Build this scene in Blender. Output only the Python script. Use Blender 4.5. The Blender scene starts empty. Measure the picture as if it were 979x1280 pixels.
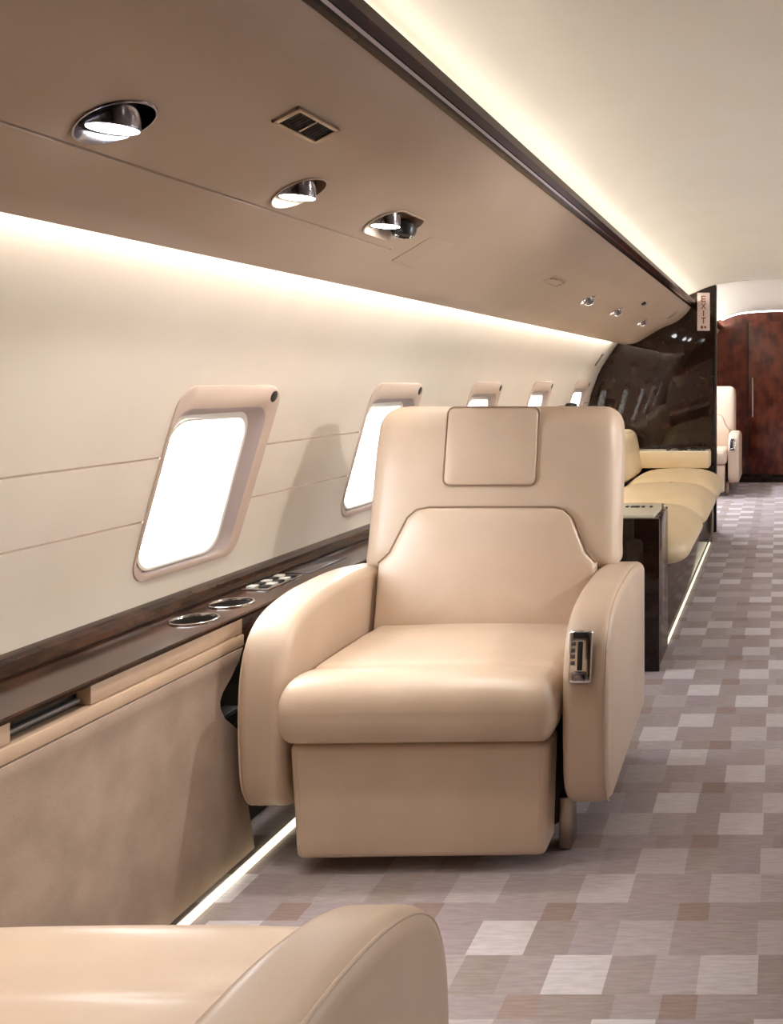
import bpy, bmesh, math, random
from mathutils import Vector, Matrix
random.seed(7)
S = bpy.context.scene
C = S.collection
F_PX, CAM_H = 1120.0, 1.12

# ------------------------------------------------------------------ camera, world, exposure
cd = bpy.data.cameras.new('camera')
cam = bpy.data.objects.new('camera', cd); C.objects.link(cam)
cam.location = (0, 0, CAM_H); cam.rotation_euler = (math.pi/2, 0, 0)
cd.sensor_fit = 'HORIZONTAL'; cd.sensor_width = 36.0
cd.lens = F_PX/979*36.0
cd.shift_x = -(975-489.5)/979; cd.shift_y = -(640-472)/979
cd.clip_start = 0.02
S.camera = cam
S.view_settings.view_transform = 'Standard'
S.view_settings.look = 'None'
S.view_settings.exposure = -0.24
S.view_settings.gamma = 1.0
S.view_settings.use_curve_mapping = False
W = bpy.data.worlds.new('sky'); S.world = W; W.use_nodes = True
bg = W.node_tree.nodes['Background']
bg.inputs[0].default_value = (0.93, 0.96, 1.0, 1); bg.inputs[1].default_value = 30.0
S.cycles.max_bounces = 9; S.cycles.diffuse_bounces = 6; S.cycles.glossy_bounces = 4
S.cycles.transparent_max_bounces = 12
S.cycles.sample_clamp_indirect = 6.0
S.cycles.caustics_reflective = False; S.cycles.caustics_refractive = False

COVE, RAIL_UP, FLOOR_GLOW, LENS = 46.0, 30.0, 1.9, 30.0
SPOT_W = 26.0

# ------------------------------------------------------------------ materials
def mat(name):
    m = bpy.data.materials.new(name); m.use_nodes = True
    nt = m.node_tree
    return m, nt, nt.nodes['Principled BSDF']
def N(nt, t, **kw):
    n = nt.nodes.new(t)
    for k, v in kw.items(): setattr(n, k, v)
    return n
def plain(name, col, rough=.5, metal=0., coat=0., spec=.5):
    m, nt, p = mat(name)
    p.inputs['Base Color'].default_value = (*col, 1); p.inputs['Roughness'].default_value = rough
    p.inputs['Metallic'].default_value = metal; p.inputs['Coat Weight'].default_value = coat
    p.inputs['Coat Roughness'].default_value = .04
    p.inputs['Specular IOR Level'].default_value = spec
    return m
def noisy(name, c1, c2, scale, rough=.5, bump=.05, bscale=None, detail=4, coat=0., stretch=None, spec=.5, bdist=.002):
    m, nt, p = mat(name)
    tc = N(nt, 'ShaderNodeTexCoord'); mp = N(nt, 'ShaderNodeMapping')
    if stretch: mp.inputs['Scale'].default_value = stretch
    nt.links.new(tc.outputs['Object'], mp.inputs[0])
    nz = N(nt, 'ShaderNodeTexNoise'); nz.inputs['Scale'].default_value = scale; nz.inputs['Detail'].default_value = detail
    nt.links.new(mp.outputs[0], nz.inputs['Vector'])
    r = N(nt, 'ShaderNodeValToRGB')
    r.color_ramp.elements[0].position = .35; r.color_ramp.elements[1].position = .68
    r.color_ramp.elements[0].color = (*c1, 1); r.color_ramp.elements[1].color = (*c2, 1)
    nt.links.new(nz.outputs[0], r.inputs[0]); nt.links.new(r.outputs[0], p.inputs['Base Color'])
    p.inputs['Roughness'].default_value = rough; p.inputs['Coat Weight'].default_value = coat
    p.inputs['Coat Roughness'].default_value = .03; p.inputs['Specular IOR Level'].default_value = spec
    if bump:
        b = N(nt, 'ShaderNodeBump'); b.inputs['Strength'].default_value = bump; b.inputs['Distance'].default_value = bdist
        n2 = N(nt, 'ShaderNodeTexNoise'); n2.inputs['Scale'].default_value = bscale or scale*4
        nt.links.new(tc.outputs['Object'], n2.inputs['Vector'])
        nt.links.new(n2.outputs[0], b.inputs['Height']); nt.links.new(b.outputs[0], p.inputs['Normal'])
    return m
def glow(name, col, strength):
    m = bpy.data.materials.new(name); m.use_nodes = True; nt = m.node_tree
    nt.nodes.clear()
    e = N(nt, 'ShaderNodeEmission'); o = N(nt, 'ShaderNodeOutputMaterial')
    e.inputs[0].default_value = (*col, 1); e.inputs[1].default_value = strength
    nt.links.new(e.outputs[0], o.inputs[0]); return m

M = {}
M['leather'] = noisy('tan_leather', (.555, .432, .328), (.595, .465, .357), 9, rough=.35, bump=.10, bscale=420, spec=.45)
M['cream_leather'] = noisy('cream_leather', (.70, .55, .34), (.74, .60, .39), 6, rough=.42, bump=.08, bscale=300)
M['seam'] = plain('seam_thread', (.30, .20, .135), .7)
M['joint'] = plain('panel_joint', (.16, .11, .08), .8)
M['wall'] = noisy('wall_leather', (.73, .655, .565), (.76, .685, .60), 5, rough=.55, bump=.05, bscale=300)
M['ceiling'] = noisy('ceiling_cloth', (.80, .74, .64), (.82, .765, .67), 4, rough=.8, bump=.03, bscale=500)
M['bin'] = noisy('overhead_leather', (.46, .355, .275), (.49, .38, .295), 5, rough=.5, bump=.05, bscale=350)
M['fascia'] = noisy('fascia_leather', (.50, .36, .25), (.545, .40, .285), 22, rough=.55, bump=.08, bscale=300)
M['suede'] = noisy('suede', (.315, .235, .19), (.385, .292, .235), 13, rough=.9, bump=.25, bscale=160, detail=10, spec=.1)
M['wood'] = noisy('dark_burl_wood', (.014, .006, .004), (.060, .025, .014), 34, rough=.14, bump=0, detail=9, coat=0., spec=.32, stretch=(1, .35, 1))
M['bulkhead'] = noisy('bulkhead_veneer', (.011, .0055, .004), (.024, .011, .007), 9, rough=.035, bump=0, detail=10, coat=0., spec=.4)
M['mahogany'] = noisy('red_mahogany', (.050, .010, .006), (.17, .042, .022), 11, rough=.25, bump=0, detail=12, coat=0., stretch=(1, 1, .6))
M['chrome'] = plain('chrome', (.75, .74, .74), .12, 1.)
M['steel'] = plain('brushed_bronze_steel', (.42, .34, .27), .3, 1.)
M['darkchrome'] = plain('smoked_chrome', (.30, .28, .31), .18, 1.)
M['black'] = plain('black_plastic', (.010, .009, .009), .35)
M['void'] = plain('dark_recess', (.02, .013, .009), .8)
M['greybar'] = plain('grey_metal_bar', (.16, .15, .15), .35, .6)
M['bezel'] = noisy('window_bezel_plastic', (.56, .44, .37), (.60, .475, .40), 5, rough=.42, bump=0)
M['bezel_in'] = plain('window_reveal_plastic', (.40, .33, .325), .5)
M['pearl'] = plain('pearl_plastic', (.74, .70, .64), .4)
M['ivory'] = plain('ivory_panel', (.80, .74, .58), .4)
M['signwhite'] = plain('sign_face', (.80, .68, .62), .45)
M['signred'] = plain('sign_red', (.22, .035, .03), .5)
M['cove_right'] = glow('cove_led_right', (1., .95, .86), COVE*.9)
M['cove'] = glow('cove_led', (1., .95, .86), COVE)
M['railup'] = glow('rail_led', (1., .95, .86), RAIL_UP)
M['railup_forward'] = glow('rail_led_forward', (.97, .96, .95), RAIL_UP*2.2)
M['floorled'] = glow('floor_led', (1., .91, .66), FLOOR_GLOW)
M['arch_glow'] = glow('added_arch_led', (.94, .95, 1.), 9.0)  # for the added strip over the partition
M['lens'] = glow('lamp_lens', (.95, .97, 1.), LENS)
def glass_mat():
    m = bpy.data.materials.new('window_glass'); m.use_nodes = True; nt = m.node_tree; nt.nodes.clear()
    o = N(nt, 'ShaderNodeOutputMaterial'); mx = N(nt, 'ShaderNodeMixShader')
    t = N(nt, 'ShaderNodeBsdfTransparent'); g = N(nt, 'ShaderNodeBsdfGlossy')
    g.inputs['Roughness'].default_value = .03; t.inputs[0].default_value = (.96, .97, .98, 1)
    f = N(nt, 'ShaderNodeLayerWeight'); f.inputs[0].default_value = .12
    nt.links.new(f.outputs['Facing'], mx.inputs[0]); nt.links.new(t.outputs[0], mx.inputs[1]); nt.links.new(g.outputs[0], mx.inputs[2])
    nt.links.new(mx.outputs[0], o.inputs[0]); return m
M['glass'] = glass_mat()

def carpet_mat():
    m, nt, p = mat('woven_block_carpet'); L = nt.links.new
    tc = N(nt, 'ShaderNodeTexCoord'); sp = N(nt, 'ShaderNodeSeparateXYZ'); L(tc.outputs['Object'], sp.inputs[0])
    def mth(op, a, b=None):
        n = N(nt, 'ShaderNodeMath', operation=op)
        for i, v in enumerate((a, b)):
            if v is None: continue
            if isinstance(v, (int, float)): n.inputs[i].default_value = v
            else: L(v, n.inputs[i])
        return n.outputs[0]
    PX, PY = .283, .284
    yy = mth('DIVIDE', mth('SUBTRACT', sp.outputs[1], 1.848), PY)
    by = mth('FLOOR', yy); fy = mth('SUBTRACT', yy, by)
    thin = mth('LESS_THAN', fy, .222)
    rowq = mth('GREATER_THAN', fy, .611)
    # x phase: P rows start at .130, Q rows at -.045, thin rows at .070
    x0 = mth('ADD', mth('MULTIPLY', thin, .070), mth('ADD', mth('MULTIPLY', rowq, -.045),
         mth('MULTIPLY', mth('SUBTRACT', 1., mth('ADD', thin, rowq)), .130)))
    xx = mth('DIVIDE', mth('SUBTRACT', sp.outputs[0], x0), PX)
    bx = mth('FLOOR', xx); fx = mth('SUBTRACT', xx, bx)
    wid = mth('ADD', .395, mth('MULTIPLY', thin, -.165))
    first = mth('LESS_THAN', fx, wid)                      # light block (or small dark block in a thin row)
    half = mth('GREATER_THAN', fx, .70)
    cid = N(nt, 'ShaderNodeCombineXYZ')
    L(mth('ADD', mth('MULTIPLY', bx, 3.), mth('ADD', first, mth('MULTIPLY', half, 2.))), cid.inputs[0])
    L(mth('ADD', mth('MULTIPLY', by, 5.), mth('ADD', thin, mth('MULTIPLY', rowq, 3.))), cid.inputs[1])
    wn = N(nt, 'ShaderNodeTexWhiteNoise', noise_dimensions='2D'); L(cid.outputs[0], wn.inputs['Vector'])
    def ramp(stops):
        r = N(nt, 'ShaderNodeValToRGB'); L(wn.outputs['Value'], r.inputs[0])
        e = r.color_ramp.elements; e[0].position, e[0].color = stops[0][0], (*stops[0][1], 1)
        e[1].position, e[1].color = stops[-1][0], (*stops[-1][1], 1)
        for pos, c in stops[1:-1]:
            k = e.new(pos); k.color = (*c, 1)
        return r.outputs[0]
    light = ramp([(0, (.40, .35, .355)), (.35, (.46, .41, .425)), (.6, (.58, .535, .555)), (1, (.63, .60, .63))])
    taupe = ramp([(0, (.31, .255, .245)), (.35, (.37, .315, .31)), (.7, (.35, .29, .31)), (1, (.42, .37, .385))])
    dark = ramp([(0, (.27, .20, .185)), (1, (.33, .25, .23))])
    def mix(f, a, b):
        n = N(nt, 'ShaderNodeMix', data_type='RGBA'); L(f, n.inputs[0]); L(a, n.inputs[6]); L(b, n.inputs[7]); return n.outputs[2]
    sel = mix(thin, light, dark); col = mix(first, taupe, sel)
    nz = N(nt, 'ShaderNodeTexNoise'); nz.inputs['Scale'].default_value = 60; nz.inputs['Detail'].default_value = 6
    mp = N(nt, 'ShaderNodeMapping'); mp.inputs['Scale'].default_value = (.35, 2.5, 1); L(tc.outputs['Object'], mp.inputs[0]); L(mp.outputs[0], nz.inputs['Vector'])
    mr = N(nt, 'ShaderNodeMapRange'); mr.inputs[1].default_value = .3; mr.inputs[2].default_value = .7; mr.inputs[3].default_value = .86; mr.inputs[4].default_value = 1.12
    L(nz.outputs[0], mr.inputs[0])
    vm = N(nt, 'ShaderNodeVectorMath', operation='SCALE'); L(col, vm.inputs[0]); L(mr.outputs[0], vm.inputs['Scale'])
    L(vm.outputs[0], p.inputs['Base Color'])
    p.inputs['Roughness'].default_value = .95; p.inputs['Specular IOR Level'].default_value = .1
    p.inputs['Sheen Weight'].default_value = .15
    b = N(nt, 'ShaderNodeBump'); b.inputs['Strength'].default_value = .5; b.inputs['Distance'].default_value = .004
    hh = mth('ADD', mth('MULTIPLY', first, .5), mth('MULTIPLY', nz.outputs[0], 1.))
    L(hh, b.inputs['Height']); L(b.outputs[0], p.inputs['Normal'])
    return m
M['carpet'] = carpet_mat()

# ------------------------------------------------------------------ mesh helpers
def link(name, me, m=None, parent=None, loc=None, kind=None, rot=None):
    o = bpy.data.objects.new(name, me); C.objects.link(o)
    if m is not None and me is not None: me.materials.append(m)
    if loc: o.location = loc
    if rot: o.rotation_euler = rot
    if parent: o.parent = parent
    if kind: o['kind'] = kind
    return o
def finish(bm, name, m, parent=None, loc=None, smooth=True, angle=40, kind=None, rot=None):
    bmesh.ops.recalc_face_normals(bm, faces=bm.faces)
    me = bpy.data.meshes.new(name); bm.to_mesh(me); bm.free()
    if smooth:
        me.polygons.foreach_set('use_smooth', [True]*len(me.polygons))
        me.set_sharp_from_angle(angle=math.radians(angle))
    return link(name, me, m, parent, loc, kind, rot)
def empty(name, loc, label, cat, group=None, rz=0):
    o = bpy.data.objects.new(name, None); C.objects.link(o); o.empty_display_size = .1
    o.location = loc; o.rotation_euler = (0, 0, rz); o['label'] = label; o['category'] = cat
    if group: o['group'] = group
    return o
def tag(o, label, cat, group=None):
    o['label'] = label; o['category'] = cat
    if group: o['group'] = group
    return o
def dup(o, parent=None):
    c = o.copy(); C.objects.link(c)
    if parent: c.parent = parent
    for ch in list(o.children): dup(ch, c)
    return c
def box_bm(bm, x0, x1, y0, y1, z0, z1, bevel=0, seg=2):
    r = bmesh.ops.create_cube(bm, size=1)
    vs = r['verts']
    for v in vs:
        v.co = Vector((x0 if v.co.x < 0 else x1, y0 if v.co.y < 0 else y1, z0 if v.co.z < 0 else z1))
    if bevel:
        es = list({e for v in vs for e in v.link_edges})
        bmesh.ops.bevel(bm, geom=es, offset=bevel, segments=seg, profile=.5, affect='EDGES', clamp_overlap=True)
def box(name, x0, x1, y0, y1, z0, z1, m, parent=None, bevel=0, seg=2, kind=None, loc=None, rot=None):
    bm = bmesh.new(); box_bm(bm, x0, x1, y0, y1, z0, z1, bevel, seg)
    return finish(bm, name, m, parent, kind=kind, loc=loc, rot=rot)
def rbox(hx, hy, hz, r, n=10, deform=None, rr=None):
    """a softly rounded box, centred, dense enough to be pushed about; rr = (rx,ry,rz) radii"""
    rx, ry, rz = rr or (r, r, r)
    def axis(h, q):
        k = 5
        a = [-h + q*(1-math.cos(i/k*math.pi/2)) for i in range(k+1)]
        inner = [(-h+q) + (2*h-2*q)*i/n for i in range(1, n)] if 2*h-2*q > 1e-5 else []
        b = [-v for v in reversed(a)]
        out = a + inner + b
        res = [out[0]]
        for v in out[1:]:
            if v-res[-1] > 1e-6: res.append(v)
        return res
    X, Y, Z = axis(hx, rx), axis(hy, ry), axis(hz, rz)
    bm = bmesh.new(); cache = {}
    def V(x, y, z):
        k = (round(x, 6), round(y, 6), round(z, 6))
        if k not in cache:
            q = Vector((max(-(hx-rx), min(hx-rx, x)), max(-(hy-ry), min(hy-ry, y)), max(-(hz-rz), min(hz-rz, z))))
            d = Vector(((x-q.x)/rx, (y-q.y)/ry, (z-q.z)/rz))
            if d.length > 1e-9:
                d.normalize(); q = q + Vector((d.x*rx, d.y*ry, d.z*rz))
            if deform: q = Vector(deform(q.x, q.y, q.z))
            cache[k] = bm.verts.new(q)
        return cache[k]
    def face(*p):
        try: bm.faces.new([V(*q) for q in p])
        except ValueError: pass
    for A, B, mk in ((X, Y, lambda a, b, s: (a, b, s*hz)), (X, Z, lambda a, b, s: (a, s*hy, b)), (Y, Z, lambda a, b, s: (s*hx, a, b))):
        for i in range(len(A)-1):
            for j in range(len(B)-1):
                for s in (-1, 1):
                    face(mk(A[i], B[j], s), mk(A[i+1], B[j], s), mk(A[i+1], B[j+1], s), mk(A[i], B[j+1], s))
    return bm
def prism_bm(bm, pts, axis, a0, a1, bevel=0, seg=3):
    """polygon pts in the plane across 'axis' pushed from a0 to a1; caps bevelled"""
    def P(u, v, a): return {'x': (a, u, v), 'y': (u, a, v), 'z': (u, v, a)}[axis]
    lo = [bm.verts.new(P(u, v, a0)) for u, v in pts]; hi = [bm.verts.new(P(u, v, a1)) for u, v in pts]
    n = len(pts); caps = [bm.faces.new(lo), bm.faces.new(list(reversed(hi)))]
    for i in range(n):
        bm.faces.new((lo[i], hi[i], hi[(i+1) % n], lo[(i+1) % n]))
    if bevel:
        es = list({e for f in caps for e in f.edges})
        bmesh.ops.bevel(bm, geom=es, offset=bevel, segments=seg, profile=.5, affect='EDGES', clamp_overlap=True)
def prism(name, pts, axis, a0, a1, m, parent=None, bevel=0, seg=3, kind=None, angle=40, loc=None, rot=None):
    bm = bmesh.new(); prism_bm(bm, pts, axis, a0, a1, bevel, seg)
    return finish(bm, name, m, parent, kind=kind, angle=angle, loc=loc, rot=rot)
def smooth_poly(pts, k=6, closed=False):
    """Catmull-Rom through pts"""
    out = []; n = len(pts)
    rng = range(n) if closed else range(n-1)
    for i in rng:
        g = (lambda j: pts[j % n]) if closed else (lambda j: pts[max(0, min(n-1, j))])
        p0, p1, p2, p3 = g(i-1), g(i), g(i+1), g(i+2)
        for s in range(k):
            t = s/k
            out.append(tuple(.5*(2*b+(c-a)*t+(2*a-5*b+4*c-d)*t*t+(3*b-a-3*c+d)*t**3) for a, b, c, d in zip(p0, p1, p2, p3)))
    if not closed: out.append(tuple(pts[-1]))
    return out
def round_slab(pts, x0, x1, r, k=7):
    """outline pts (y,z) pushed along x, all cap edges rounded with radius r"""
    n = len(pts); A = sum(a[0]*b[1]-b[0]*a[1] for a, b in zip(pts, pts[1:]+pts[:1])); sg = 1 if A > 0 else -1
    nr = []
    for i in range(n):
        a, b = pts[i-1], pts[(i+1) % n]; t = Vector((b[0]-a[0], b[1]-a[1])).normalized(); nr.append((sg*t.y, -sg*t.x))
    def rg(x, d): return [(x, p[0]-q[0]*d, p[1]-q[1]*d) for p, q in zip(pts, nr)]
    left = [rg(x0 + (1 if x1 > x0 else -1)*r*(1-math.cos(a)), r*(1-math.sin(a))) for a in [math.pi/2*i/k for i in range(k+1)]]
    right = [rg(x1 - (1 if x1 > x0 else -1)*r*(1-math.cos(a)), r*(1-math.sin(a))) for a in [math.pi/2*(k-i)/k for i in range(k+1)]]
    bm = bmesh.new(); loft_bm(bm, left+right, True, True, True)
    return bm
def tube_bm(bm, path, r, sides=8, closed=False):
    P = [Vector(p) for p in path]; n = len(P); rings = []
    for i, p in enumerate(P):
        a = P[(i-1) % n] if closed or i > 0 else p
        b = P[(i+1) % n] if closed or i < n-1 else p
        t = (b-a).normalized()
        up = Vector((0, 0, 1)) if abs(t.z) < .9 else Vector((1, 0, 0))
        s = t.cross(up).normalized(); u = s.cross(t)
        rings.append([bm.verts.new(p + (s*math.cos(q)+u*math.sin(q))*r) for q in [2*math.pi*j/sides for j in range(sides)]])
    for i in range(n if closed else n-1):
        A, B = rings[i], rings[(i+1) % n]
        for j in range(sides): bm.faces.new((A[j], A[(j+1) % sides], B[(j+1) % sides], B[j]))
    if not closed: bm.faces.new(rings[0]); bm.faces.new(list(reversed(rings[-1])))
def tube(name, path, r, m, parent=None, sides=8, closed=False):
    bm = bmesh.new(); tube_bm(bm, path, r, sides, closed)
    return finish(bm, name, m, parent, angle=60)
def loft_bm(bm, rings, closed=True, cap0=False, cap1=False):
    R = [[bm.verts.new(p) for p in ring] for ring in rings]; n = len(R[0])
    for A, B in zip(R, R[1:]):
        for j in range(n if closed else n-1):
            bm.faces.new((A[j], A[(j+1) % n], B[(j+1) % n], B[j]))
    if cap0: bm.faces.new(R[0])
    if cap1: bm.faces.new(list(reversed(R[-1])))
def lathe_bm(bm, prof, seg=32, axis_loc=(0, 0, 0), cap0=False, cap1=False):
    ax = Vector(axis_loc)
    loft_bm(bm, [[ax + Vector((r*math.cos(2*math.pi*j/seg), r*math.sin(2*math.pi*j/seg), z)) for j in range(seg)] for r, z in prof], True, cap0, cap1)
def rrect(hu, hv, r, k=6, cu=0., cv=0.):
    out = []
    for sx, sy, a0 in ((1, 1, 0), (-1, 1, 90), (-1, -1, 180), (1, -1, 270)):
        for i in range(k+1):
            a = math.radians(a0 + 90*i/k)
            out.append((cu + sx*(hu-r) + r*math.cos(a), cv + sy*(hv-r) + r*math.sin(a)))
    return out
def interp(pts, x):
    if x <= pts[0][0]: return pts[0][1]
    for (a, b), (c, d) in zip(pts, pts[1:]):
        if x <= c: return b + (d-b)*(x-a)/(c-a)
    return pts[-1][1]

# ------------------------------------------------------------------ cabin shell (profile in X,Z; left side, mirrored for the right)
Y0, Y1, YB = -1.6, 9.6, 6.47
WALL_PTS = smooth_poly([(.00, -1.36), (.30, -1.42), (.60, -1.457), (.90, -1.393), (1.137, -1.318), (1.262, -1.245), (1.36, -1.178), (1.44, -1.115), (1.53, -1.03)], 8)
def wx(z): return interp(WALL_PTS, z)
def wn(z):
    d = (wx(z+.01)-wx(z-.01))/.02
    return Vector((1, 0, -d)).normalized()
CEIL = smooth_poly([(-1.03, 1.53), (-.90, 1.605), (-.78, 1.665), (-.70, 1.698), (-.624, 1.733), (-.457, 1.796), (-.22, 1.824), (0, 1.832)], 5)
CEIL = CEIL + [(-x, z) for x, z in reversed(CEIL[:-1])]
BIN = smooth_poly([(-1.120, 1.358), (-1.04, 1.370), (-.95, 1.421), (-.855, 1.476), (-.746, 1.524), (-.680, 1.578), (-.638, 1.632)], 6)
BINZ = BIN
def bz(x): return interp(BINZ, -abs(x))
def bn(x):
    x = -abs(x); d = (bz(x+.006)-bz(x-.006))/.012
    return Vector((d, 0, -1)).normalized()       # outward: down and towards the aisle

floor = box('floor', -1.5, 1.5, Y0, Y1+.05, -.05, 0, M['carpet'], kind='structure')

HOLE_Z = .852      # height of the window centres
HOLES = ((-.148, .190, -.158, .170), (-.119, .170, -.188, .210))   # two overlapping cuts behind each bezel (along, up)
WIN_L = [2.15, 3.10, 4.05, 5.01, 6.02, 7.35, 8.45]
WIN_R = [ 2.60, 3.55, 4.50, 5.45, 7.20, 8.25]
SEAM1, SEAM2, GAP = .941, .798, .0021
def wall_sheet(name, side, z0, z1, wins, m, parent=None, kind=None, off=0.):
    zs = [z0 + (z1-z0)*i/max(2, int((z1-z0)/.03)) for i in range(max(2, int((z1-z0)/.03))+1)]
    for H in HOLES: zs += [HOLE_Z+h for h in H[2:] if z0 < HOLE_Z+h < z1]
    ys = [Y0, Y1]
    for y in wins: ys += [y+u for H in HOLES for u in H[:2]]
    zs = sorted(set(zs)); ys = sorted(set(ys))
    bm = bmesh.new()
    g = {}
    for z in zs:
        n = wn(z)
        for y in ys: g[(z, y)] = bm.verts.new((side*-(wx(z)+n.x*off), y, z+n.z*off))
    for z, zz in zip(zs, zs[1:]):
        for y, yy in zip(ys, ys[1:]):
            if any(H[0] < (y+yy)/2-w < H[1] and H[2] < (z+zz)/2-HOLE_Z < H[3] for w in wins for H in HOLES): continue
            bm.faces.new((g[(z, y)], g[(z, yy)], g[(zz, yy)], g[(zz, y)]))
    return finish(bm, name, m, parent, kind=kind, angle=60)
wl = wall_sheet('wall_left', -1, SEAM1+GAP, 1.53, WIN_L, M['wall'], kind='structure')
wall_sheet('wall_panel', -1, SEAM2+GAP, SEAM1-GAP, WIN_L, M['wall'], wl)
wall_sheet('wall_panel', -1, .0, SEAM2-GAP, WIN_L, M['wall'], wl)
wr = wall_sheet('wall_right', 1, SEAM1+GAP, 1.53, WIN_R, M['wall'], kind='structure')
wall_sheet('wall_panel', 1, SEAM2+GAP, SEAM1-GAP, WIN_R, M['wall'], wr)
wall_sheet('wall_panel', 1, .0, SEAM2-GAP, WIN_R, M['wall'], wr)
for par, side, wins in ((wl, -1, WIN_L), (wr, 1, WIN_R)):
    for s in (SEAM1, SEAM2): wall_sheet('joint', side, s-.012, s+.012, wins, M['joint'], par, off=-.004)

def sheet(name, prof, y0, y1, m, kind=None, parent=None, ny=1, dz=0):
    bm = bmesh.new()
    loft_bm(bm, [[(x, y0+(y1-y0)*i/ny, z+dz) for x, z in prof] for i in range(ny+1)], closed=False)
    return finish(bm, name, m, parent, kind=kind, angle=60)
sheet('ceiling', CEIL, Y0, YB, M['ceiling'], 'structure')
sheet('ceiling_forward', CEIL, YB, Y1+.05, M['ceiling'], 'structure', dz=.012)
trim = [(x*1.0, z) for x, z in CEIL]
bm = bmesh.new()
loft_bm(bm, [[(x, y, z-d) for x, z in CEIL] for y, d in ((YB-.02, -.003), (YB-.018, .004), (YB+.03, .004), (YB+.032, -.02))], closed=False)
finish(bm, 'trim_1', M['ceiling'], kind='structure', angle=60)
box('wall_back', -1.6, 1.6, Y0-.05, Y0, 0, 1.9, M['mahogany'], kind='structure')

# forward partition with an arched outline and a door
part_outline = [(wx(z), z) for z in (0, .3, .6, .9, 1.137, 1.3, 1.42, 1.53)]
CE = [(x, z+.03) for x, z in CEIL]
prt = prism('wall_front', part_outline + CE[1:-1] + [(-x, z) for x, z in reversed(part_outline)], 'y', Y1-.0, Y1+.07, M['mahogany'], kind='structure')
bm = bmesh.new()
box_bm(bm, -.335, .335, Y1-.022, Y1, .03, 1.72, .006)
d = finish(bm, 'door_1', M['mahogany'], kind='structure')
box('door_edge_strip', -.347, -.339, Y1-.026, Y1, .03, 1.73, M['black'], d, .002)
bm = bmesh.new(); tube_bm(bm, [(-.29, Y1-.05, .70), (-.29, Y1-.055, .9), (-.29, Y1-.05, 1.12)], .007); box_bm(bm, -.295, -.285, Y1-.052, Y1-.02, .70, .712); box_bm(bm, -.295, -.285, Y1-.052, Y1-.02, 1.108, 1.12)
finish(bm, 'door_handle', M['steel'], d)
bm = bmesh.new()
arc = [(x, z) for x, z in CEIL if abs(x) < .64]
loft_bm(bm, [[(x, Y1+a, z+.012+b) for x, z in arc] for a, b in ((-.012, -.004), (-.004, -.016), (.0, -.016), (.0, -.004))], closed=False)
finish(bm, 'added_arch_glow', M['arch_glow'], prt)  # added strip, imitates the white glow on the ceiling above the arch
# dark skirting under the partition
box('baseboard_front', -1.3, 1.3, Y1-.03, Y1, 0, .09, M['bulkhead'], kind='structure', bevel=.004)

# bulkheads either side of the aisle
def bulkhead(name, side, xin):
    o = [(wx(z)+.004, z) for z in (0.002, .3, .6, .9, 1.0, 1.137, 1.2, 1.262, 1.31, 1.36, 1.44, 1.50)]
    top = [(x, z-.004) for x, z in CEIL if -1.0 < x < xin] + [(xin, interp(CEIL, xin)-.004)]
    pts = o + top + [(xin, .002)]
    return prism(name, [(side*-x, z) for x, z in pts], 'y', YB, YB+.05, M['bulkhead'], kind='structure', bevel=.003)
bl = bulkhead('wall_forward_left', -1, -.462)
br = bulkhead('wall_forward_right', 1, -.462)
box('cap_strip', -.470, -.458, YB-.004, YB+.054, .004, 1.785, M['black'], bl, .002)

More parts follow.
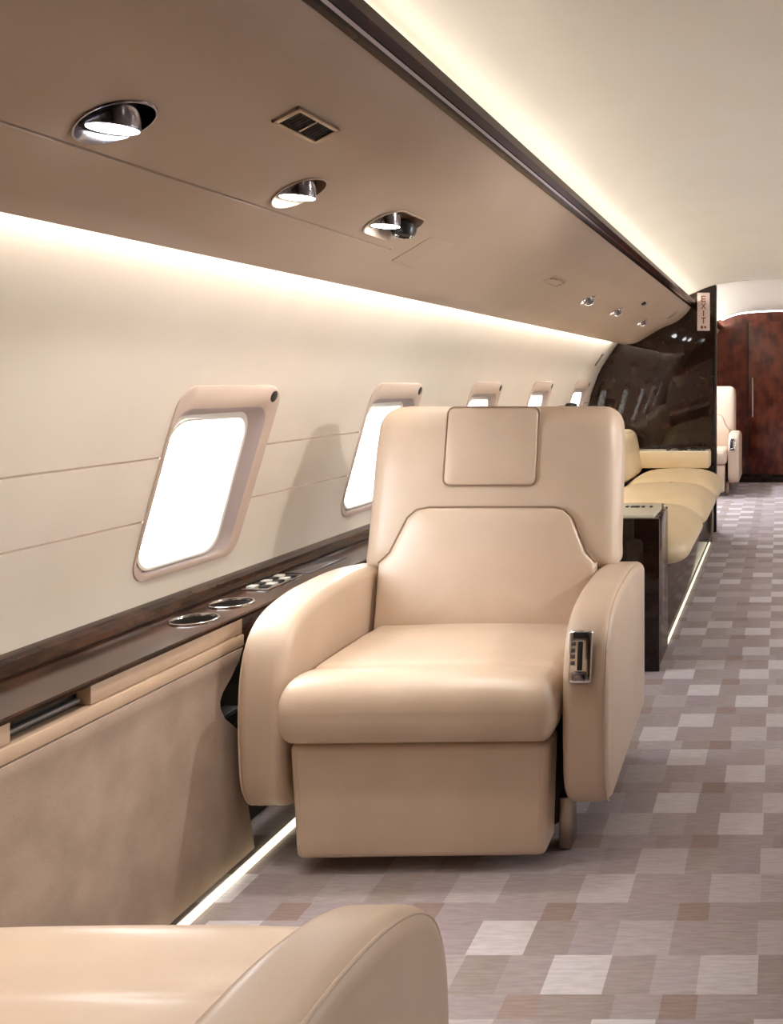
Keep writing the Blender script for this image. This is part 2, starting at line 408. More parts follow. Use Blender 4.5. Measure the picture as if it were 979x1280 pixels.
# ------------------------------------------------------------------ windows
def ring(side, yc, ring2, w0, zoff=0):
    out = []
    for u, v in ring2:
        z = HOLE_Z + v; n = wn(z); w = w0
        if w > .006: w = .003 + (w-.003)*max(.05, min(1, .1+.9*(u+.13)/.27))*max(.25, min(1, .3+.7*(v+.2)/.25))
        x = wx(z) + n.x*w; zz = z + n.z*w
        out.append((side*-x, yc+u, zz))
    return out
def window(name, side, yc, dark_knob=True):
    # bezel: rounded plate standing proud of the curved wall, opening stepped back to the pane
    cu, cv = .042, .026
    bz_ = [(rrect(.193, .224, .050, cu=cu, cv=cv), -.006), (rrect(.193, .224, .050, cu=cu, cv=cv), .010), (rrect(.187, .218, .047, cu=cu, cv=cv), .018),
           (rrect(.176, .196, .05, cu=.026, cv=.010), .021), (rrect(.170, .190, .05, cu=.023, cv=.008), .016)]
    bm = bmesh.new(); loft_bm(bm, [ring(side, yc, r, w) for r, w in bz_])
    o = finish(bm, name, M['bezel'], kind='structure', angle=35)
    bm = bmesh.new()
    st = [(rrect(.170, .190, .05, cu=.023, cv=.008), .016), (rrect(.163, .184, .05, cu=.016, cv=.006), .002), (rrect(.154, .178, .05, cu=.007, cv=.002), -.006)]
    loft_bm(bm, [ring(side, yc, r, w) for r, w in st]); finish(bm, 'bezel_step', M['bezel_in'], o, angle=35)
    bm = bmesh.new()
    st = [(rrect(.154, .178, .05, cu=.007, cv=.002), -.006), (rrect(.148, .173, .05), .003), (rrect(.141, .168, .048), .002), (rrect(.137, .165, .048), -.006), (rrect(.134, .162, .048), -.050)]
    loft_bm(bm, [ring(side, yc, r, w) for r, w in st]); finish(bm, 'window_frame', M['pearl'], o, angle=35)
    bm = bmesh.new(); R = rrect(.135, .163, .048)
    loft_bm(bm, [ring(side, yc, r, w) for r, w in ((R, -.046), (R, -.050))], cap0=True, cap1=True)
    finish(bm, 'pane', M['glass'], o, angle=20)
    bm = bmesh.new()
    loft_bm(bm, [ring(side, yc, r, w) for r, w in ((rrect(.136, .164, .05), -.050), (rrect(.136, .164, .05), -.085), (rrect(.150, .180, .05), -.09))])
    finish(bm, 'outer_frame', M['pearl'], o, angle=20)
    # dark shade catch in the upper far corner
    z = HOLE_Z+.224; n = wn(z)
    bm = bmesh.new(); lathe_bm(bm, [(.016, -.006), (.016, .001), (.013, .003)], 20, cap0=True, cap1=True)
    q = n.to_track_quat('Z', 'Y').to_matrix().to_4x4(); nn = Vector((side*-n.x, 0, n.z)); q = nn.to_track_quat('Z', 'Y').to_matrix().to_4x4()
    bmesh.ops.transform(bm, matrix=Matrix.Translation((side*-(wx(z)+n.x*.018), yc+cu+.150, z+n.z*.018)) @ q, verts=bm.verts)
    finish(bm, 'shade_catch', M['black'], o)
    # sky portal: tells the renderer that daylight comes in here
    a = bpy.data.lights.new('window_portal', 'AREA'); a.shape = 'RECTANGLE'; a.size = .28; a.size_y = .34
    a.cycles.is_portal = True
    ao = bpy.data.objects.new('window_portal', a); C.objects.link(ao)
    n = wn(HOLE_Z); nn = Vector((side*-n.x, 0, n.z))
    ao.location = (side*-(wx(HOLE_Z)-.10*n.x), yc, HOLE_Z-.10*n.z)
    ao.rotation_euler = (-nn).to_track_quat('Z', 'Y').to_euler()
    return o
k = 1
for side, wins in ((-1, WIN_L), (1, WIN_R)):
    for y in wins:
        window(f'window_{k}', side, y); k += 1

# ------------------------------------------------------------------ overhead units with recessed lamps
lamps = [(-.882, 1.19, 'lamp'), (-.882, 1.645, 'lamp'), (-.872, 2.03, 'pair'),
         (-.862, 4.02, 'gasper'), (-.862, 4.72, 'gasper'), (-.862, 5.62, 'gasper')]
def bin_solid(side, y0, y1):
    prof = BIN + [(-.638, 1.655), (-.70, 1.640), (-.80, 1.570), (-.93, 1.500), (-1.05, 1.425), (-1.112, 1.374)]
    ny = int((y1-y0)/.25)
    bm = bmesh.new()
    loft_bm(bm, [[(side*-x, y0+(y1-y0)*i/ny, z) for x, z in prof] for i in range(ny+1)], True, True, True)
    bmesh.ops.recalc_face_normals(bm, faces=bm.faces)
    return bm
def make_bin(side, y0, y1, holes, label):
    bm = bin_solid(side, y0, y1)
    o = finish(bm, 'overhead_unit', M['bin'], angle=35)
    if holes:
        cb = bmesh.new()
        for x, y, kind in holes:
            r = .045 if kind != 'gasper' else .036
            z = bz(x)
            if kind == 'pair':
                pts = [(r*math.cos(a), r*math.sin(a)-.044) for a in [math.pi+math.pi*i/12 for i in range(13)]] + [(r*math.cos(a), r*math.sin(a)+.044) for a in [math.pi*i/12 for i in range(13)]]
            else: pts = [(r*math.cos(a), r*math.sin(a)) for a in [2*math.pi*i/28 for i in range(28)]]
            prism_bm(cb, [(x+u, y+v) for u, v in pts], 'z', z-.08, z+.034)
        # a long fine groove: the joint between the two leather panels
        gx = -.938; n = bn(gx)
        q = [(gx-.0022, y0-.1), (gx+.0022, y0-.1), (gx+.0022, 2.16), (gx-.0022, 2.16)]
        prism_bm(cb, q, 'z', bz(gx)-.02, bz(gx)+.006)
        cut = finish(cb, 'cutter', M['bin'], smooth=False)
        md = o.modifiers.new('cut', 'BOOLEAN'); md.operation = 'DIFFERENCE'; md.object = cut; md.solver = 'EXACT'
        dg = bpy.context.evaluated_depsgraph_get(); me = bpy.data.meshes.new_from_object(o.evaluated_get(dg))
        o.modifiers.clear(); o.data = me; bpy.data.objects.remove(cut)
        me.polygons.foreach_set('use_smooth', [True]*len(me.polygons)); me.set_sharp_from_angle(angle=math.radians(30))
    tag(o, label, 'overhead unit')
    return o
binL = make_bin(-1, Y0, YB, lamps + [(-.882, .42, 'lamp')], 'long tan leather overhead unit above the left windows with three lit lamps')  # the last hole takes an added lamp out of view
unseen_lamps_right = [(.882, .80, 'lamp'), (.882, 2.36, 'lamp')]  # out of view; the nearer one is added to light the foreground arm
binR = make_bin(1, Y0, YB, unseen_lamps_right, 'matching tan leather overhead unit along the opposite right wall')
added_lamps_forward = [(-.86, 7.40, 'lamp'), (-.86, 8.65, 'lamp')]  # hidden lamps, added to brighten the forward cabin
binF = make_bin(-1, YB+.05, Y1, added_lamps_forward, 'short tan overhead unit continuing beyond the dark forward bulkhead')
binG = make_bin(1, YB+.05, Y1, None, 'short tan overhead unit on the right side beyond the bulkhead')
# dark rail with a bright line along the upper lip of each unit
def rails(side, y0, y1, par):
    pr = [(-.640, 1.626), (-.628, 1.632), (-.606, 1.650), (-.604, 1.668), (-.612, 1.670), (-.640, 1.656)]
    prism('wood_rail', [(side*-x, z) for x, z in pr], 'y', y0, y1, M['wood'], par, angle=25)
    prism('chrome_line', [(side*-x, z) for x, z in ((-.6235, 1.6335), (-.619, 1.6372), (-.617, 1.6345), (-.622, 1.6308))], 'y', y0, y1, M['chrome'], par)
    prism('rail_light', [(side*-x, z) for x, z in ((-.652, 1.658), (-.650, 1.658), (-.650, 1.674), (-.652, 1.674))], 'y', max(y0, .9 if side < 0 else 1.2), y1, M['railup'] if y0 < 3 else M['railup_forward'], par)
rails(-1, Y0, YB-.001, binL); rails(1, Y0, YB-.001, binR); rails(-1, YB+.051, Y1, binF); rails(1, YB+.051, Y1, binG)
def cove(side, y0, y1, par):
    n = int((y1-y0)/.4)
    bm = bmesh.new()
    loft_bm(bm, [[(side*-x, y0+(y1-y0)*i/n, z) for x, z in ((-1.146, 1.385), (-1.122, 1.385), (-1.122, 1.389), (-1.146, 1.389))] for i in range(n+1)], True, True, True)
    finish(bm, 'cove_light', M['cove'] if side < 0 else M['cove_right'], par)
cove(-1, .8, 6.25, binL); cove(1, 2.9, 6.25, binR); cove(-1, YB+.2, Y1-.2, binF); cove(1, YB+.2, Y1-.2, binG)

def cup(name, x, y, r, depth, m, par, pair=False):
    """lining of a recess in the sloping underside, its rim following the slope"""
    k = 40
    def pt(a):
        u, v = r*math.cos(a), r*math.sin(a)
        if pair: v += .044 if math.sin(a) >= 0 else -.044
        return u, v
    R = [pt(2*math.pi*i/k) for i in range(k)]
    bm = bmesh.new()
    zt = bz(x)+depth
    rr_ = lambda s, dz: [(x+u*s, y+v*s, bz(x+u*s)-dz) for u, v in R]
    loft_bm(bm, [rr_(1.06, .0008), rr_(1.05, .003), rr_(1.0, .003), rr_(.985, -.002), [(x+u*.975, y+v*.975, zt) for u, v in R]], True, False, True)
    return finish(bm, name, m, par, angle=35)
def lamp_light(x, y, z, w, blend=.8, size=78, col=(1, .93, .84), tilt=(0, 0)):
    l = bpy.data.lights.new('lamp_beam', 'SPOT'); l.energy = w; l.spot_size = math.radians(size); l.spot_blend = blend
    l.shadow_soft_size = .03; l.color = col
    o = bpy.data.objects.new('lamp_beam', l); C.objects.link(o); o.location = (x, y, z); o.rotation_euler = (tilt[0], tilt[1], 0)
    return o
def drum(x, y, z0, z1, r, par, lit=True):
    bm = bmesh.new(); lathe_bm(bm, [(r*.9, z1), (r, z1-.004), (r, z0+.003), (r*.95, z0), (r*.93, z0)], 28, (x, y, 0), cap0=True)
    o = finish(bm, 'lamp_drum', M['darkchrome'], par, angle=35)
    bm = bmesh.new(); lathe_bm(bm, [(r*.94, z0+.006), (r*.94, z0-.0005), (r*.5, z0-.003), (r*.1, z0-.0036)], 28, (x, y, 0), cap1=True)
    finish(bm, 'lens', M['lens'] if lit else M['black'], o)
    return o
def unseen_lamp(par, x, y, w, tilt, col=(1, .95, .90), size=90):
    z = bz(x); cup('socket', x, y, .044, .032, M['bin'], par)
    d = drum(0, 0, -.018, .026, .031, par); d.location = (x, y, z); d.rotation_euler = tilt
    v = Matrix.Rotation(tilt[1], 3, 'Y') @ Matrix.Rotation(tilt[0], 3, 'X') @ Vector((0, 0, -.028))
    lamp_light(x+v.x, y+v.y, z+v.z, w, size=size, col=col, tilt=tilt).parent = par
unseen_lamp(binL, -.882, .42, SPOT_W*.85, (.25, -.35, 0), size=85)  # added lamp out of view, brightens the foreground seat and arm top
unseen_lamp(binR, .882, .80, SPOT_W*1.3, (0, .95, 0), size=60)  # added lamp out of view, lifts the foreground arm
unseen_lamp(binR, .882, 2.36, SPOT_W*3.0, (0, 1.30, 0), size=64)
for y in (7.40, 8.65): unseen_lamp(binF, -.86, y, SPOT_W*3.5, (0, -.5, 0), (.90, .92, 1), 120)  # added hidden lamps, cool fill in place of daylight around the far chair
LLAB = ['round chrome ceiling lamp nearest the camera, before the slotted vent', 'round chrome ceiling lamp between the nearest lamp and the twin fitting',
        'oval twin ceiling fitting holding a lit lamp and an unlit dark spot']
for i, (x, y, kind) in enumerate(lamps):
    z = bz(x)
    if kind == 'gasper': continue
    t = empty('ceiling_lamp', (0, 0, 0), LLAB[i], 'lamp', 'lit lamps in the overhead unit')
    t['category'] = 'ceiling lamp'
    cup('socket', x, y, .044, .032, M['bin'] if i else M['darkchrome'], t, kind == 'pair')
    yl = y - (.040 if kind == 'pair' else 0)
    drum(x-.004, yl, z-.011, z+.031, .031, t)
    b = lamp_light(x-.004, yl, z-.017, SPOT_W); b.parent = t
    if kind == 'pair':
        bm = bmesh.new(); lathe_bm(bm, [(.010, .024), (.026, .014), (.029, 0), (.024, -.014), (.014, -.019), (.012, -.012)], 24, (x, y+.046, z-.004), cap0=True, cap1=True)
        g = finish(bm, 'dark_spot', M['black'], t)
        for a in (0, 2.1, 4.2):
            bm = bmesh.new(); bmesh.ops.create_icosphere(bm, subdivisions=2, radius=.006); bmesh.ops.translate(bm, verts=bm.verts, vec=(x+.019*math.cos(a), y+.046+.019*math.sin(a), z-.020))
            finish(bm, 'stud', M['chrome'], g)
GL = ['small dark swivel lamp turned away, nearest of the three far ones', 'small swivel lamp turned away, middle of the three far ones', 'small swivel lamp turned away, nearest the dark bulkhead']
for i, (x, y, kind) in enumerate([l for l in lamps if l[2] == 'gasper']):
    z = bz(x); t = empty('swivel_lamp', (0, 0, 0), GL[i], 'ceiling lamp', 'swivel lamps turned towards the bulkhead')
    cup('socket', x, y, .035, .030, M['bin'], t)
    d = drum(0, 0, -.026, .020, .024, t); d.location = (x, y-.004, z+.006); d.rotation_euler = (math.radians(52), 0, 0)
    b = lamp_light(x, y+.026, z-.020, SPOT_W*.45, size=95, tilt=(math.radians(32), 0)); b.parent = t

def on_bin(x, y, out=0.):
    """frame on the underside: local x across (towards the aisle, uphill), local y along the cabin, local z away from the surface"""
    n = bn(x); t = Vector((0, 1, 0)); s = t.cross(n).normalized()
    m = Matrix((( s.x, t.x, n.x, x+n.x*out), (s.y, t.y, n.y, y), (s.z, t.z, n.z, bz(x)+n.z*out), (0, 0, 0, 1)))
    return m
def place(o, m): o.matrix_world = m; return o
# slotted vent
t = empty('air_vent', (0, 0, 0), 'rectangular metal air vent with two dark openings in overhead unit', 'vent'); t.matrix_world = on_bin(-.752, 1.425)
bm = bmesh.new()
for (a, b, c_, d_) in ((-.024, .024, -.064, -.053), (-.024, .024, .053, .064), (-.024, -.0175, -.064, .064), (.0175, .024, -.064, .064)):
    box_bm(bm, a, b, c_, d_, -.004, .004, .0012)
box_bm(bm, -.016, .016, -.0025, .0025, -.004, .003, .0006)
fr = finish(bm, 'vent_frame', M['steel'], t)
for s in (-1, 1):
    v = box('vent_opening', -.0177, .0177, -.0254, .0254, -.003, .0004, M['void'], t, loc=(0, s*.0278, 0))
    for q in range(5):
        box('louver', -.013, .013, -.0009, .0009, .000, .0014, M['void'], v, loc=(0, -.018+q*.009, 0))
# raised access plate
t = box('access_plate', -.060, .060, -.072, .072, -.003, .0018, M['bin'], bevel=.001); place(t, on_bin(-.915, 2.30)); tag(t, 'thin flush access plate beside the oval twin ceiling fitting', 'access plate')
# pull slot, sensor, grille further along
t = empty('pull_slot', (0, 0, 0), 'shallow curved pull slot in overhead unit beyond the access plate', 'handle'); t.matrix_world = on_bin(-.845, 3.36)
bm = bmesh.new(); loft_bm(bm, [[(u, v, .001) for u, v in rrect(.030, .105, .028)], [(u, v, .003) for u, v in rrect(.028, .103, .026)], [(u, v, .003) for u, v in rrect(.022, .096, .021)], [(u, v, -.001) for u, v in rrect(.020, .094, .019)]], True, False, True)
finish(bm, 'slot_rim', M['bin'], t)
tube('slot_lip', [(-.021+.012*abs(i/8-.5)*2, -.088+.176*i/8, .003) for i in range(9)], .004, M['steel'], t)
t = box('cabin_sensor', -.012, .012, -.022, .022, -.002, .012, M['black'], bevel=.005); place(t, on_bin(-.742, 4.88)); tag(t, 'small black sensor block on the far end of overhead unit', 'sensor')
bm = bmesh.new(); lathe_bm(bm, [(.045, -.001), (.045, .003), (.040, .0045), (.030, .003), (.012, .003)], 28, cap1=True)
t = finish(bm, 'speaker_grille', plain('grey_grille', (.26, .22, .19), .6)); place(t, on_bin(-.722, 6.02)); tag(t, 'round grey speaker grille at far end of overhead unit', 'speaker')

# ------------------------------------------------------------------ left side ledge
XF, ZL = -1.270, .565
led = empty('side_ledge', (-1.35, 1.2, ZL), 'long glossy dark wood side ledge under the left windows with cup holders', 'ledge')
def ch(name, f, *a, **k):
    o = f(name, *a, **k); o.parent = led; o.matrix_parent_inverse = Matrix.Translation((1.35, -1.2, -ZL)); return o
LY0, LY1 = -1.5, 3.30
def ledge_top():
    bm = bmesh.new()
    cups = [(-1.340, 2.05), (-1.347, 2.20)]
    outer = [(XF, LY0), (XF, LY1), (-1.430, LY1), (-1.430, LY0)]
    loops = [outer] + [[(cx+.046*math.cos(2*math.pi*i/28), cy+.046*math.sin(2*math.pi*i/28)) for i in range(28)] for cx, cy in cups]
    es = []; lv = []
    for lp in loops:
        vs = [bm.verts.new((x, y, ZL)) for x, y in lp]; lv.append(vs)
        es += [bm.edges.new((vs[i], vs[(i+1) % len(vs)])) for i in range(len(vs))]
    bmesh.ops.triangle_fill(bm, use_beauty=True, use_dissolve=False, edges=es)
    top = list(bm.faces)
    ext = bmesh.ops.extrude_face_region(bm, geom=top)
    bmesh.ops.translate(bm, verts=[g for g in ext['geom'] if isinstance(g, bmesh.types.BMVert)], vec=(0, 0, -.014))
    return bm, cups
bm, CUPS = ledge_top()
def fin(name, bm, m, parent=led, **kw):
    o = finish(bm, name, m, parent, **kw)
    if parent is led: o.matrix_parent_inverse = Matrix.Translation((1.35, -1.2, -ZL))
    return o
fin('ledge_top', bm, M['wood'], angle=30)
bm = bmesh.new(); prism_bm(bm, [(-1.272, .566), (-1.262, .566), (-1.259, .5625), (-1.262, .555), (-1.272, .552)], 'y', LY0, LY1); fin('front_moulding', bm, M['wood'])
bm = bmesh.new(); prism_bm(bm, [(-1.428, .562), (-1.424, .570), (-1.432, .580), (-1.434, .590), (-1.441, .598), (-1.452, .602), (-1.46, .602), (-1.46, .562)], 'y', LY0, LY1); fin('back_rail', bm, M['wood'], angle=25)
for cx, cy in CUPS:
    bm = bmesh.new(); lathe_bm(bm, [(.0505, .0), (.0505, .003), (.049, .0042), (.0458, .004), (.0446, .001), (.043, -.062), (.006, -.064)], 40, (cx, cy, ZL), cap1=True)
    c_ = fin('cup_holder', bm, M['chrome'], angle=35)
    bm = bmesh.new(); lathe_bm(bm, [(.0428, -.058), (.006, -.0585)], 32, (cx, cy, ZL+.0), cap1=True); fin('cup_mat', bm, M['black'], c_)
    bm = bmesh.new(); lathe_bm(bm, [(.0444, -.001), (.0425, -.058)], 40, (cx, cy, ZL)); fin('cup_liner', bm, M['void'], c_)
    bm = bmesh.new(); box_bm(bm, cx-.006, cx+.006, cy-.0445, cy-.034, ZL-.02, ZL-.002, .002); fin('cup_tab', bm, M['chrome'], c_)
bm = bmesh.new(); box_bm(bm, -1.405, -1.335, 2.335, 2.505, ZL, ZL+.004, .0015); swp = fin('switch_panel', bm, M['chrome'])
for r_ in range(2):
    for q in range(5):
        bm = bmesh.new(); box_bm(bm, -1.398+r_*.032, -1.374+r_*.032, 2.345+q*.031, 2.368+q*.031, ZL+.003, ZL+.009, .0025)
        fin('button', bm, M['black'] if (q+r_) % 2 else M['pearl'], swp)
bm = bmesh.new(); box_bm(bm, -1.405, -1.335, 2.54, 2.76, ZL, ZL+.0025, .001); fin('stowage_lid', bm, M['darkchrome'])
# leather fascia, interrupted by the black table slot
def slab(name, y0, y1, z0, z1, x0, x1, m, bev=.002, parent=led):
    bm = bmesh.new(); box_bm(bm, min(x0, x1), max(x0, x1), y0, y1, z0, z1, bev); return fin(name, bm, m, parent)
slab('fascia_panel', LY0, 1.478, .517, .5525, -1.300, -1.269, M['fascia'])
slab('fascia_panel', 1.650, 2.115, .517, .5525, -1.300, -1.269, M['fascia'])
ts = slab('table_slot', 1.470, 1.655, .516, .553, -1.330, -1.296, M['black'], 0)
bm = bmesh.new(); tube_bm(bm, [(-1.289, 1.483, .527), (-1.289, 1.645, .527)], .0055); fin('table_edge', bm, M['greybar'], ts)
slab('fascia_strip', LY0, 2.115, .488, .5155, -1.300, -1.264, M['fascia'], .003)
# suede panel, leaning out a little towards the top, notched beside the chair
def lean(z): return -1.262 + (.488-z)*.060      # x of the panel face at height z
def suede():
    out = [(LY0, .012), (2.110, .012), (2.085, .16), (2.075, .305), (2.05, .325), (2.02, .345), (2.005, .375), (2.005, .395), (2.02, .415), (2.055, .432), (2.09, .455), (2.112, .4865), (LY0, .4865)]
    bm = bmesh.new()
    a = [bm.verts.new((lean(z), y, z)) for y, z in out]; b = [bm.verts.new((lean(z)-.03, y, z)) for y, z in out]
    n = len(out); f = bm.faces.new(a); bm.faces.new(list(reversed(b)))
    for i in range(n): bm.faces.new((a[i], b[i], b[(i+1) % n], a[(i+1) % n]))
    bmesh.ops.bevel(bm, geom=list(f.edges), offset=.006, segments=2, profile=.5, affect='EDGES')
    return bm
fin('suede_panel', suede(), M['suede'], angle=40)
bm = bmesh.new(); prism_bm(bm, [(-1.335, .004), (-1.315, .55), (-1.33, .55), (-1.35, .004)], 'y', 1.9, LY1); fin('recess_back', bm, M['void'])
bm = bmesh.new(); box_bm(bm, -1.312, -1.262, 2.04, 2.11, .315, .345, .003); rb = fin('seat_belt_box', bm, M['black'])
bm = bmesh.new(); box_bm(bm, -1.308, -1.266, 2.044, 2.106, .345, .350, .002); fin('box_lid', bm, M['greybar'], rb)
bm = bmesh.new(); box_bm(bm, -1.30, -1.27, 2.09, LY1, .50, .5525, .003); fin('fascia_end', bm, M['wood'])
# floor light along the foot of the panel
t = box('floor_light', -1.224, -1.205, LY0, 3.3, .002, .011, M['floorled'], bevel=.002); tag(t, 'glowing warm floor light along the foot of the suede panel', 'light strip')

# ------------------------------------------------------------------ armchair
def make_chair(loc, label, rz, group, low_arms=False):
    t = empty('leather_armchair', loc, label, 'armchair', group, rz)
    L = M['leather']
    # seat: fat front roll, shallow crease behind it
    def dseat(x, y, z):
        yy = y - .115; zz = z + .374
        if z > 0:
            e = math.exp(-((yy+.255)/.014)**2)
            zz -= .009*e
            zz += .013*math.exp(-((yy+.33)/.06)**2) * (1-(x/.31)**4)
            zz += .008*(1-(x/.31)**2) * (1 if yy > -.26 else .5)
            zz -= max(0, yy)*.05
        if z < 0 and yy > -.3: pass
        return x*(1+.012*(yy < -.3)), yy, zz
    finish(rbox(.303, .285, .070, .05, 44, dseat, (.035, .058, .062)), 'seat_cushion', L, t)
    bm = bmesh.new(); tube_bm(bm, [(-.290, -.345, .3065), (.290, -.345, .3065)], .004); finish(bm, 'piping', M['seam'], t.children[-1])
    def dfoot(x, y, z):
        k = (z+.131)/.262
        return x*(.965+.035*k), y-.305+.010*(1-k), z+.171
    fr = finish(rbox(.288, .050, .131, .016, 8, dfoot), 'footrest', L, t)
    for s in (-1, 1):
        tube('seam', [(s*.270*(.965+.035*i/6), -.3545+.010*(1-i/6), .052+.235*i/6) for i in range(7)], .0013, L, fr, 6)
    # arms
    front = [(-.331, .43), (-.308, .488), (-.272, .526), (-.222, .555), (-.15, .578), (-.05, .594)] if low_arms else [(-.334, .442), (-.314, .510), (-.275, .555), (-.215, .580), (-.13, .594), (-.05, .598)]
    prof = smooth_poly([(-.245, .122), (-.295, .142), (-.327, .19), (-.338, .27), (-.340, .36)] + front + [(.10, .598), (.26, .580)], 5) \
         + [(.335, .566), (.352, .552), (.358, .53), (.358, .16), (.350, .135), (.33, .124)]
    for s in (-1, 1):
        a = finish(round_slab(prof, s*.311, s*.416, .026), 'armrest', L, t, angle=60)
        pp = [(s*.4085, y, z) for y, z in prof[3:-8]]
        cz, cy = .36, 0
        path = [(x, y + .0075*max(0, min(1, -(y+.12)/.2)), z - .0075*max(0, min(1, (z-.40)/.15))) for x, y, z in pp]
        tube('piping', path, .0024, L, a, 6)
    # control plate let into the front of one arm
    cp = empty('control_plate', (0, 0, 0), '', ''); del cp['label']; del cp['category']
    cp.parent = t; cp.location = (.354, -.3315, .487); cp.rotation_euler = (math.radians(-12), 0, 0)
    box('plate', -.027, .027, -.006, .006, -.058, .058, M['chrome'], cp, .006, 3)
    box('slot', -.006, .006, -.0085, -.004, -.030, .034, M['black'], cp, .003)
    box('display', -.017, .017, -.009, -.004, .040, .054, M['black'], cp, .003)
    box('lever', -.016, .016, -.014, -.004, -.052, -.032, M['darkchrome'], cp, .004)
    bm = bmesh.new()
    for q in range(4): box_bm(bm, -.021, -.011, -.0078, -.005, -.018+q*.014, -.009+q*.014, .001)
    finish(bm, 'touch_keys', M['greybar'], cp)
    # back: broad shell standing on the arms, reclined
    def rec(z): return .165 + (z-.592)*.21
    def dback(x, y, z):
        zz = z + .803
        yy = y + .080 + rec(zz)
        if y < 0: yy -= .010*(1-(x/.36)**2)
        k = max(0, (-.165-z)/.065)
        return x*(1-.02*(zz > .9)*(zz-.9)/.13)*(1+.10*k*k), yy, zz
    sh = finish(rbox(.358, .080, .230, .06, 14, dback, (.062, .055, .06)), 'backrest', L, t)
    # lower back cushion between the arms
    out = rrect(.001, .001, .001, 1)
    base = [(-.302, .405), (.302, .405), (.302, .600), (.283, .640), (.240, .735), (.215, .757), (.180, .764), (-.180, .764), (-.215, .757), (-.240, .735), (-.283, .640), (-.302, .600)]
    base = [(x*.965 if z > .61 else x, z-.012 if z > .61 else z) for x, z in base]
    def pad(name, o2, front, back, bev, par, crown=.0):
        bm = bmesh.new()
        lo = [bm.verts.new((x, rec(z)+back, z)) for x, z in o2]; hi = [bm.verts.new((x, rec(z)-front, z)) for x, z in o2]
        n = len(o2)
        for i in range(n): bm.faces.new((lo[i], lo[(i+1) % n], hi[(i+1) % n], hi[i]))
        cx = sum(p[0] for p in o2)/n; cz = sum(p[1] for p in o2)/n
        bm.faces.new(lo)
        prev = hi
        for sc, dd in ((.985, bev*.55), (.965, bev*.85), (.93, bev), (.75, bev+crown*.5), (.45, bev+crown*.85), (.2, bev+crown)):
            cur = [bm.verts.new((cx+(x-cx)*sc, rec(cz+(z-cz)*sc)-front-dd, cz+(z-cz)*sc)) for x, z in o2]
            for i in range(n): bm.faces.new((prev[i], prev[(i+1) % n], cur[(i+1) % n], cur[i]))
            prev = cur
        bm.faces.new(prev)
        return finish(bm, name, L, par, angle=60)
    pts = []
    for i in range(len(base)):      # finer outline for a soft edge
        a, b = base[i], base[(i+1) % len(base)]
        m_ = max(1, int(math.dist(a, b)/.03))
        pts += [(a[0]+(b[0]-a[0])*j/m_, a[1]+(b[1]-a[1])*j/m_) for j in range(m_)]
    pad('lumbar_cushion', pts, .008, .06, .016, t, .022)
    hp = rrect(.131, .110, .018, 4, -.008, .923)
    hr = pad('headrest', hp, .008, .03, .010, t, .006)
    # groove threads around both pads
    bm = bmesh.new(); tube_bm(bm, [(x, rec(z)-.0115, z) for x, z in rrect(.1325, .1115, .020, 4, -.008, .923)], .0024, 6, True); finish(bm, 'piping', M['seam'], hr)
    bm = bmesh.new(); tube_bm(bm, [(x*1.008, rec(z)-.0115, z+.002) for x, z in base[2:]], .0026, 6); finish(bm, 'piping', M['seam'], [c for c in t.children if c.name.startswith('lumbar')][0])
    # under-seat base and feet
    box('seat_base', -.285, .285, -.245, .33, .06, .36, M['void'], t, .01)
    for s in (-1, 1):
        for y in (-.21, .26):
            box('foot', s*.300-.016, s*.300+.016, y-.030, y+.030, 0, .125, M['steel'], t, .006)
    return t
c1 = make_chair((-.815, 2.355, 0), 'tan leather armchair facing the camera beside the cup holders', math.radians(1.5), 'leather armchairs')
make_chair((-.800, .728, 0), 'tan leather armchair in the foreground seen from behind its rounded arm', math.radians(180+1.0), 'leather armchairs', True)
c3 = dup(c1); c3.location = (-.800, 8.75, 0); c3.rotation_euler = (0, 0, 0); c3['label'] = 'pale leather armchair beyond the dark bulkhead, half hidden'

# ------------------------------------------------------------------ end cabinet behind the armchair
cab = empty('end_cabinet', (-.85, 3.57, 0), 'glossy dark wood end cabinet with ivory top behind the armchair', 'cabinet')
def pc(name, x0, x1, y0, y1, z0, z1, m, par=cab, bev=.002, seg=2):
    return box(name, x0+.85, x1+.85, y0-3.57, y1-3.57, z0, z1, m, par, bev, seg)
pc('carcass', -1.24, -.466, 3.43, 3.73, .0, .583, M['wood'], bev=.003)
pc('front_panel', -1.24, -.459, 3.41, 3.432, .0, .583, M['bulkhead'], bev=.003)
tp = pc('top_pad', -1.22, -.480, 3.415, 3.725, .581, .598, M['ivory'], bev=.006, seg=3)
for q, w in enumerate((.012, .035, .012, .010)):
    pc('button', -.615+q*.032-w/2, -.615+q*.032+w/2, 3.60, 3.63, .597, .602, M['black'], tp, .001)
bm = bmesh.new(); lathe_bm(bm, [(.012, .58), (.014, .59), (.012, .602), (.006, .606)], 20, (-.478+.85, 3.66-3.57, 0), cap0=True, cap1=True); finish(bm, 'knob', M['steel'], cab)

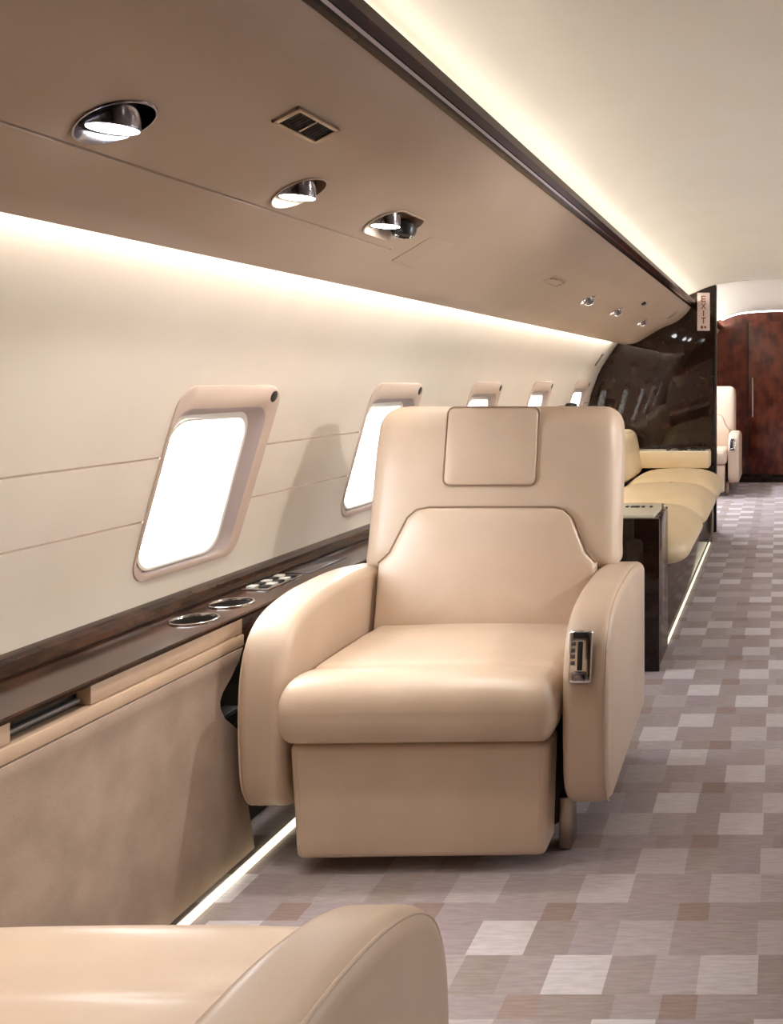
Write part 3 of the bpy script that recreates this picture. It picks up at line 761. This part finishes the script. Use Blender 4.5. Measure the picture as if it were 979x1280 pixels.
# ------------------------------------------------------------------ divan along the left wall
dv = empty('divan', (-.85, 5.08, 0), 'cream leather divan of three seats along wall before the dark bulkhead', 'sofa')
def D(x, y, z): return (x+.85, y-5.08, z)
def dbox(name, x0, x1, y0, y1, z0, z1, m, par=dv, bev=.004):
    return box(name, x0+.85, x1+.85, y0-5.08, y1-5.08, z0, z1, m, par, bev)
dbox('base', -1.25, -.478, 3.74, 6.40, .03, .33, M['wood'])
dbox('plinth', -1.25, -.50, 3.74, 6.40, .0, .035, M['black'], bev=0)
for a, b in ((3.745, 4.70), (4.705, 5.60), (5.605, 6.40)):
    hx, hy = .305, (b-a)/2-.003
    def ds(x, y, z):
        zz = z + .388
        if z > 0: zz += .042*(1-(x/hx)**2)*(1-(y/hy)**2)
        if x > .12: zz -= (x-.12)**2*.5
        return x, y, zz
    s = finish(rbox(hx, hy, .075, .05, 12, ds, (.15, .15, .072)), 'seat_cushion', M['cream_leather'], dv, loc=D(-.39-hx, (a+b)/2, 0))
    tube('seam', [(.05, .10+i*.022, ds(.05, .10+i*.022, .075)[2]-.001) for i in range(9)], .0025, M['seam'], s, 6)
    def dbk(x, y, z):
        return x - z*.18 + (.02*(1-(y/hy)**4) if x > 0 else 0), y, z + .60
    finish(rbox(.085, hy-.004, .155, .05, 10, dbk, (.05, .05, .06)), 'back_cushion', M['cream_leather'], dv, loc=D(-1.085, (a+b)/2, 0))
ar = dbox('end_armrest', -1.16, -.495, 6.25, 6.455, .487, .598, M['cream_leather'], bev=.008)
dbox('armrest_cap', -1.16, -.500, 6.262, 6.458, .597, .606, M['ivory'], ar, .002)
for q in range(7):
    x = -.80 + q*.042
    dbox('switch', x, x+(.034 if q % 3 else .024), 6.30, 6.37, .605, .618 if q % 2 else .612, M['black'] if q % 3 != 1 else M['greybar'], ar, .002)
dbox('armrest_support', -1.16, -.475, 6.405, 6.46, .0, .49, M['bulkhead'], bev=.002)
dbox('foot', -.475, -.455, 6.10, 6.15, .0, .30, M['steel'], bev=.004)
t = box('floor_light', -.479, -.470, 3.76, 6.05, .001, .009, M['floorled'], bev := None) if False else box('floor_light', -.4775, -.4690, 3.76, 6.05, .001, .010, M['floorled'], bevel=.001)
tag(t, 'glowing warm floor light along the foot of the cream divan', 'light strip')

# ------------------------------------------------------------------ small things on wall and bulkhead
sg = empty('exit_sign', (-.550, YB-.001, 1.595), 'tall white exit sign with stacked red letters on dark bulkhead', 'sign')
box('sign_plate', -.045, .045, -.012, 0, -.137, .137, M['signwhite'], sg, .003)
def strokes(name, boxes, z):
    bm = bmesh.new()
    for x0, x1, z0, z1, sk in boxes:
        n = len(bm.verts); box_bm(bm, x0, x1, -.0155, -.011, z0, z1)
        if sk:
            bm.verts.ensure_lookup_table(); mid = (z0+z1)/2
            for v in bm.verts[n:]: v.co.x += sk*(v.co.z-mid)/((z1-z0)/2)
    bmesh.ops.translate(bm, verts=bm.verts, vec=(0, 0, z))
    return finish(bm, name, M['signred'], sg, smooth=False)
w, h, s_ = .016, .022, .007
strokes('letter', [(-w, -w+s_, -h, h, 0), (-w, w, h-s_, h, 0), (-w, w, -s_/2, s_/2, 0), (-w, w, -h, -h+s_, 0)], .092)
strokes('letter', [(-s_/2, s_/2, -h, h, .015), (-s_/2, s_/2, -h, h, -.015)], .040)
strokes('letter', [(-s_/2, s_/2, -h, h, 0)], -.012)
strokes('letter', [(-s_/2, s_/2, -h, h, 0), (-w, w, h-s_, h, 0)], -.064)
strokes('mark', [(-.020, -.004, -.010, .010, 0), (.005, .020, -.007, .007, 0)], -.112)

# slim dark placard slot and round lamp high on the wall by the bulkhead
def on_wall(y, z, out=0):
    n = wn(z); s = Vector((0, 1, 0)); u = n.cross(s).normalized()
    return Matrix(((s.x, u.x, n.x, wx(z)+n.x*out), (s.y, u.y, n.y, y), (s.z, u.z, n.z, z+n.z*out), (0, 0, 0, 1)))
t = box('wall_grille', -.020, .020, -.050, .050, -.002, .006, M['greybar'], bevel=.002); place(t, on_wall(6.22, 1.245)); tag(t, 'slim dark grille on the pale wall above the last window', 'grille')
t = empty('wall_lamp', (0, 0, 0), 'small round dark rimmed lamp on wall below the last window', 'lamp'); t.matrix_world = on_wall(5.80, .925, .03)
bm = bmesh.new(); lathe_bm(bm, [(.030, -.03), (.042, 0), (.044, .030), (.036, .034), (.032, .024)], 28, cap0=True); finish(bm, 'lamp_shade', M['black'], t)
bm = bmesh.new(); lathe_bm(bm, [(.031, .02), (.02, .028), (.006, .031)], 24, cap0=True, cap1=True); finish(bm, 'lamp_face', M['bezel'], t)
